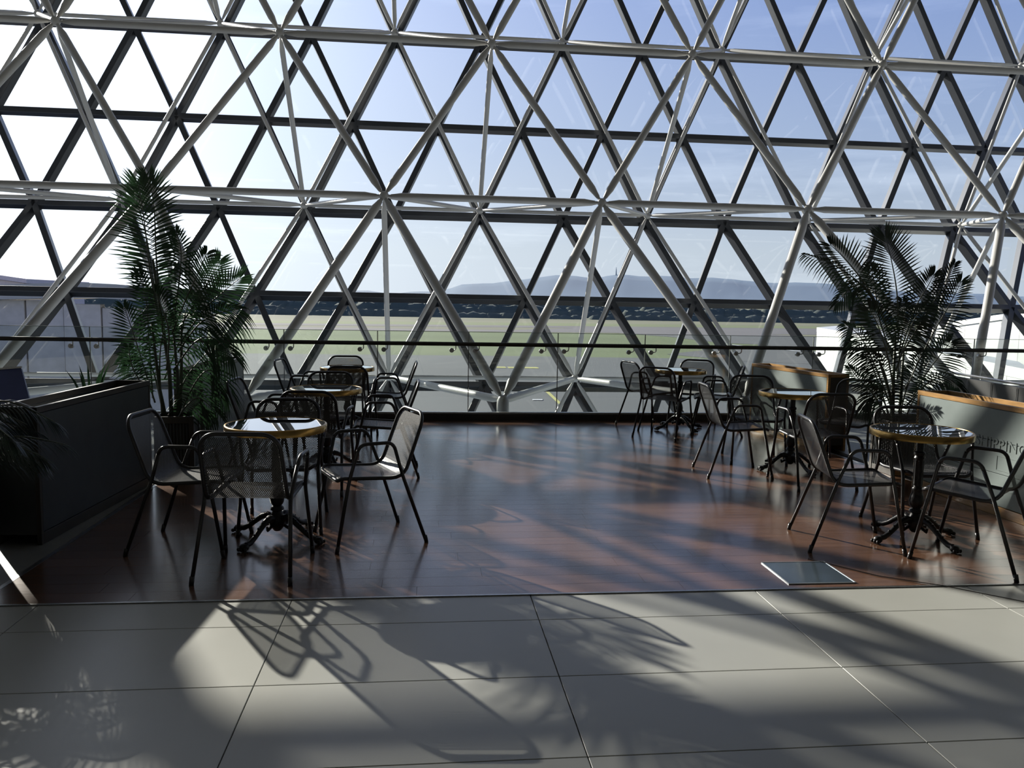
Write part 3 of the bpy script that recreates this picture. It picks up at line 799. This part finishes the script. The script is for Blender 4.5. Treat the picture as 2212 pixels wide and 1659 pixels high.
# cable across the floor on the right
tag(MB().tube([G(1745, 1208)+Vector((0, 0, .004)), G(1900, 1246)+Vector((0, 0, .004)), G(2040, 1268)+Vector((0, 0, .006)), G(2230, 1305)+Vector((0, 0, .004))], .003, 5).build('floor_cable', M['darksteel']),
    'thin dark cable running over the floor beside the near right armchair', 'cable')

# ================================================================ OUTSIDE
GZ = -8.0
tag(MB().add([(-14000, 16, GZ), (14000, 16, GZ), (14000, 14000, GZ), (-14000, 14000, GZ)], [(0, 1, 2, 3)]).build('ground', M['dry']), kind='structure')
def flat(nm, pts, m, dz):
    v = [G(x, y, GZ+dz) for x, y in pts]
    return tag(MB().add(v, [tuple(range(len(v)))]).build(nm, M[m]), kind='structure')
flat('ground_apron', [(-900, 740), (500, 763), (1106, 769), (1600, 776), (2300, 790), (3400, 812), (3400, 1400), (-900, 1400)], 'asphalt', .03)
flat('ground_near_lawn', [(300, 708), (1106, 716), (1700, 726), (2300, 735), (3000, 750), (3000, 803), (1600, 776), (1106, 769), (500, 763), (-900, 740), (-900, 700)], 'grass', .02)
flat('ground_mid_lawn', [(-300, 685), (1106, 697), (2400, 712), (2400, 716), (1106, 703), (-300, 690)], 'grass', .02)
flat('taxiway_far', [(-300, 690), (1106, 703), (2400, 717), (2400, 720), (1106, 707), (-300, 693)], 'taxi', .04)
flat('taxiway_mid', [(-300, 695), (600, 706), (1106, 713), (1330, 705), (2400, 722), (2400, 729), (1106, 717), (600, 711), (-300, 700)], 'taxi', .05)
flat('taxiway_curve', [(1290, 716), (1420, 708), (1560, 716), (1760, 728), (2100, 740), (2100, 770), (1700, 752), (1640, 744), (1560, 741), (1450, 728)], 'taxi', .06)
flat('taxiway_link', [(1440, 765), (1560, 752), (1640, 748), (1800, 762), (2100, 775), (2100, 800), (1600, 780)], 'taxi', .055)
for i, (x, y) in enumerate(((1060, 793), (1130, 794))):
    a = G(x, y, GZ+.07)
    tag(MB().box((a.x-2.2, a.y-1.2, GZ+.05), (a.x+2.2, a.y+1.2, GZ+.075)).build('apron_mark', M['ypaint']), kind='structure')
for pts, m in (([(1175, 843), (1215, 880), (1223, 880), (1183, 843)], 'ypaint'), ([(1150, 862), (1172, 862), (1172, 864), (1150, 864)], 'paint'), ([(1560, 742), (1640, 750), (1800, 764), (1800, 765), (1640, 751), (1560, 743)], 'paint')):
    flat('apron_mark', pts, m, .09)
# mountains
prof = [(-600, 640), (0, 634), (400, 632), (530, 626), (600, 628), (700, 633), (760, 627), (800, 628), (845, 636), (900, 629), (935, 629), (960, 627), (1000, 614), (1060, 612), (1100, 607), (1150, 601),
        (1200, 594), (1240, 596), (1290, 601), (1330, 592), (1390, 597), (1440, 596), (1500, 601), (1545, 600), (1620, 607), (1680, 612), (1730, 610), (1800, 614), (1900, 625), (2000, 634), (2100, 634), (2150, 637), (2212, 641), (2500, 650), (3000, 662)]
mb = MB(); N = 160
xs = [prof[0][0]+(prof[-1][0]-prof[0][0])*i/N for i in range(N+1)]
def ridge(x):
    for (a, b), (c, d) in zip(prof, prof[1:]):
        if a <= x <= c: return b+(d-b)*(x-a)/(c-a)
    return prof[-1][1]
for i, x in enumerate(xs):
    top = W(x, ridge(x)+random.uniform(-.7, .7), 12000)
    base_ = W(x, 690, 8000); zt = top.z
    for k in range(6):
        t = k/5
        p = Vector((base_.x, base_.y, GZ-5)).lerp(top, t); p.z = GZ-5+(zt-GZ+5)*(t**1.15)
        if 0 < k < 5: p.z += random.uniform(-1, 1)*.01*(zt-GZ); p.y += random.uniform(-1, 1)*60
        mb.v.append(tuple(p))
    if i:
        for k in range(5):
            a = (i-1)*6+k; mb.f.append((a, a+6, a+7, a+1))
for i in range(N+1):
    p = Vector(mb.v[i*6+5]); mb.v.append((p.x*1.15, p.y*1.15, GZ-5))
b0_ = (N+1)*6
for i in range(N): mb.f.append((i*6+5, (i+1)*6+5, b0_+i+1, b0_+i))
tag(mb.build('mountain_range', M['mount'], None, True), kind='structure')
tw = W(1331, 592, 11900)
tag(MB().tube([tw-Vector((0, 0, 20)), tw+Vector((0, 0, 55)), tw+Vector((0, 0, 100))], [9, 6, 2], 6).build('summit_mast', M['mount']), 'slim mast on the highest summit of the haze-tinted blue hills', 'mast')
# tree belt across the airfield
mb = MB()
for i in range(2600):
    d = random.choice((470, 520, 600, 700, 850, 1000)); x = random.uniform(-1.05, 1.35)*d
    h_ = random.uniform(5, 8)*(1 if d < 650 else 1.15)*(.75+.3*abs(math.sin(x*.013+d)))
    if d < 500: h_ *= .5
    wd_ = random.uniform(.7, 1.4)*h_*.8+3
    b = len(mb.v); k = 7
    for j in range(k):
        t = j/(k-1); a = math.pi*t
        for dy in (-1, 1):
            mb.v.append((x-math.cos(a)*wd_, d+dy*wd_*.35*math.sin(a), GZ+max(0, math.sin(a))*h_*random.uniform(.8, 1.15) - .3))
        mb.v.append((x-math.cos(a)*wd_, d-wd_*.6, GZ-.3))
    for j in range(k-1):
        a = b+3*j; mb.f += [(a, a+3, a+4, a+1), (a+2, a+5, a+3, a)]
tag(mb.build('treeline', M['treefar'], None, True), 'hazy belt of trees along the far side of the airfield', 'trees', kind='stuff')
for x0_, x1_, yb, yt, d, lab in ((1194, 1240, 681, 675, 440, 'long white shed at the tree belt, left of centre of the far airfield'), (974, 996, 674, 667, 470, 'small pale shed among the trees, above the apron marks'),
                             (1404, 1438, 682, 675, 450, 'pale flat shed at the tree belt, right of the long white shed'), (1752, 1762, 676, 670, 430, 'small white hut at the tree belt near the right palm')):
    d = G(x0_, yb+2.5, GZ).y; a = W(x0_, yb, d); b = W(x1_, yb, d); zt = W(x0_, yt, d).z
    root = tag(empty('distant_building', (a.x, d, GZ)), lab, 'building', 'pale sheds across the airfield')
    MB().box((0, 0, 0), (b.x-a.x, 12, zt-GZ-.8)).build('wall', M['bldfar'], root)
    MB().box((-.5, -.5, zt-GZ-.8), (b.x-a.x+.5, 12.5, zt-GZ)).build('roof', M['wpanel'], root)
# grey terminal wing on the left
YL = 36
wx1 = W(452, 640, YL+5.5).x; top = W(180, 612, YL).z; wx0 = -44
tw_ = tag(empty('terminal_wing', (wx1, YL, GZ)), 'grey metal clad terminal wing with shallow curved roof behind the left palm', 'building')
span = wx1-wx0
npan = 22
for i in range(npan):
    a = -span*(i+1)/npan; b = -span*i/npan
    tz = top-GZ-.4-max(0, 1-(-(a+b)/2)/5)*.5
    MB().box((a+.02, (i % 2)*.08, 0), (b-.02, .5, tz-.35), .01).build('cladding_panel', M['clad'] if i < 9 else M['cladflat'], tw_)
pr_ = [(W(px, py, YL-.3).x-wx1, W(px, py, YL-.3).z-GZ) for px, py in ((-1500, 640), (-600, 622), (-100, 616), (60, 613), (120, 611), (190, 611), (250, 614), (310, 619), (360, 625))]+[(0, top-GZ-.45)]
poly = [Vector((x, -.3, z)) for x, z in pr_]+[Vector((x, -.3, z-.62)) for x, z in pr_[::-1]]
MB().prism(poly, (0, 5.3, 0)).build('roof_edge', M['cladflat'], tw_)
MB().box((-span, .5, 0), (0, 5, top-GZ-1.5)).build('wing_body', M['cladflat'], tw_)
a = W(-300, 560, 60); b = W(52, 612, 60)
lr = tag(empty('distant_roof', (b.x, 60, GZ)), 'lilac sloping roof seen above the grey wing at the left edge', 'building')
MB().prism([(0, 0, b.z-GZ), (a.x-b.x, 0, a.z-GZ), (a.x-b.x, 0, 0), (0, 0, 0)], (0, 10, 0)).build('gable_wall', M['lilac'], lr)
MB().prism([(0.3, -.3, b.z-GZ), (a.x-b.x, -.3, a.z-GZ), (a.x-b.x, -.3, a.z-GZ+.3), (0.3, -.3, b.z-GZ+.3)], (0, 10.6, 0)).build('roof_slab', M['lilac'], lr)
# white clad passenger bridge on the right
def bridge(name, label, pts, depth, thick, npl, zbot):
    P = [W(px, py, Y) for px, py, Y in pts]
    root = tag(empty(name, (P[0].x, P[0].y, GZ)), label, 'passenger bridge', 'white passenger bridges')
    tot = (P[-1]-P[0]).length; off = Vector(thick)
    segs = list(zip(P, P[1:]))
    for a, b in segs:
        k = max(1, int(round((b-a).length/1.25)))
        for i in range(k):
            p = a.lerp(b, (i+.008)/k); q = a.lerp(b, (i+.992)/k)
            o = MB().prism([(p.x, p.y, zbot), (q.x, q.y, zbot), (q.x, q.y, q.z-.22), (p.x, p.y, p.z-.22)], off*.03).build('wall_panel', M['wpanel'], root); o.location = -root.location
        nrm = off.normalized()*.25
        o = MB().prism([a+Vector((0, 0, -.25))-nrm*.3, b+Vector((0, 0, -.25))-nrm*.3, b-nrm*.3, b+nrm*.6+Vector((0, 0, .12)), a+nrm*.6+Vector((0, 0, .12)), a-nrm*.3][:2]+[b-nrm*.3, a-nrm*.3], off).build('roof', M['wpanel'], root); o.location = -root.location
        o = MB().prism([(a.x, a.y, zbot), (b.x, b.y, zbot), (b.x, b.y, b.z-.3), (a.x, a.y, a.z-.3)], off).build('body', M['bldfar'], root); o.location = -root.location-off.normalized()*-.12
    return root
bridge('passenger_bridge', 'white clad passenger bridge end with rounded roof corner beside the right palm', [(1765, 707, 44), (1850, 721, 37), (1985, 742, 29.5)], 4, (4, 5, 0), 6, GZ+1.5)
bridge('passenger_bridge', 'tall white clad passenger bridge rising behind the right palm', [(1985, 706, 41), (2165, 679, 34.6), (2400, 655, 28.7)], 4, (6, 2, 0), 6, GZ+1.5)
bridge('passenger_bridge', 'low white bridge roof sloping across the bottom of the right panes', [(1985, 752, 24), (2230, 800, 17)], 3, (2, 3, 0), 5, GZ+1)
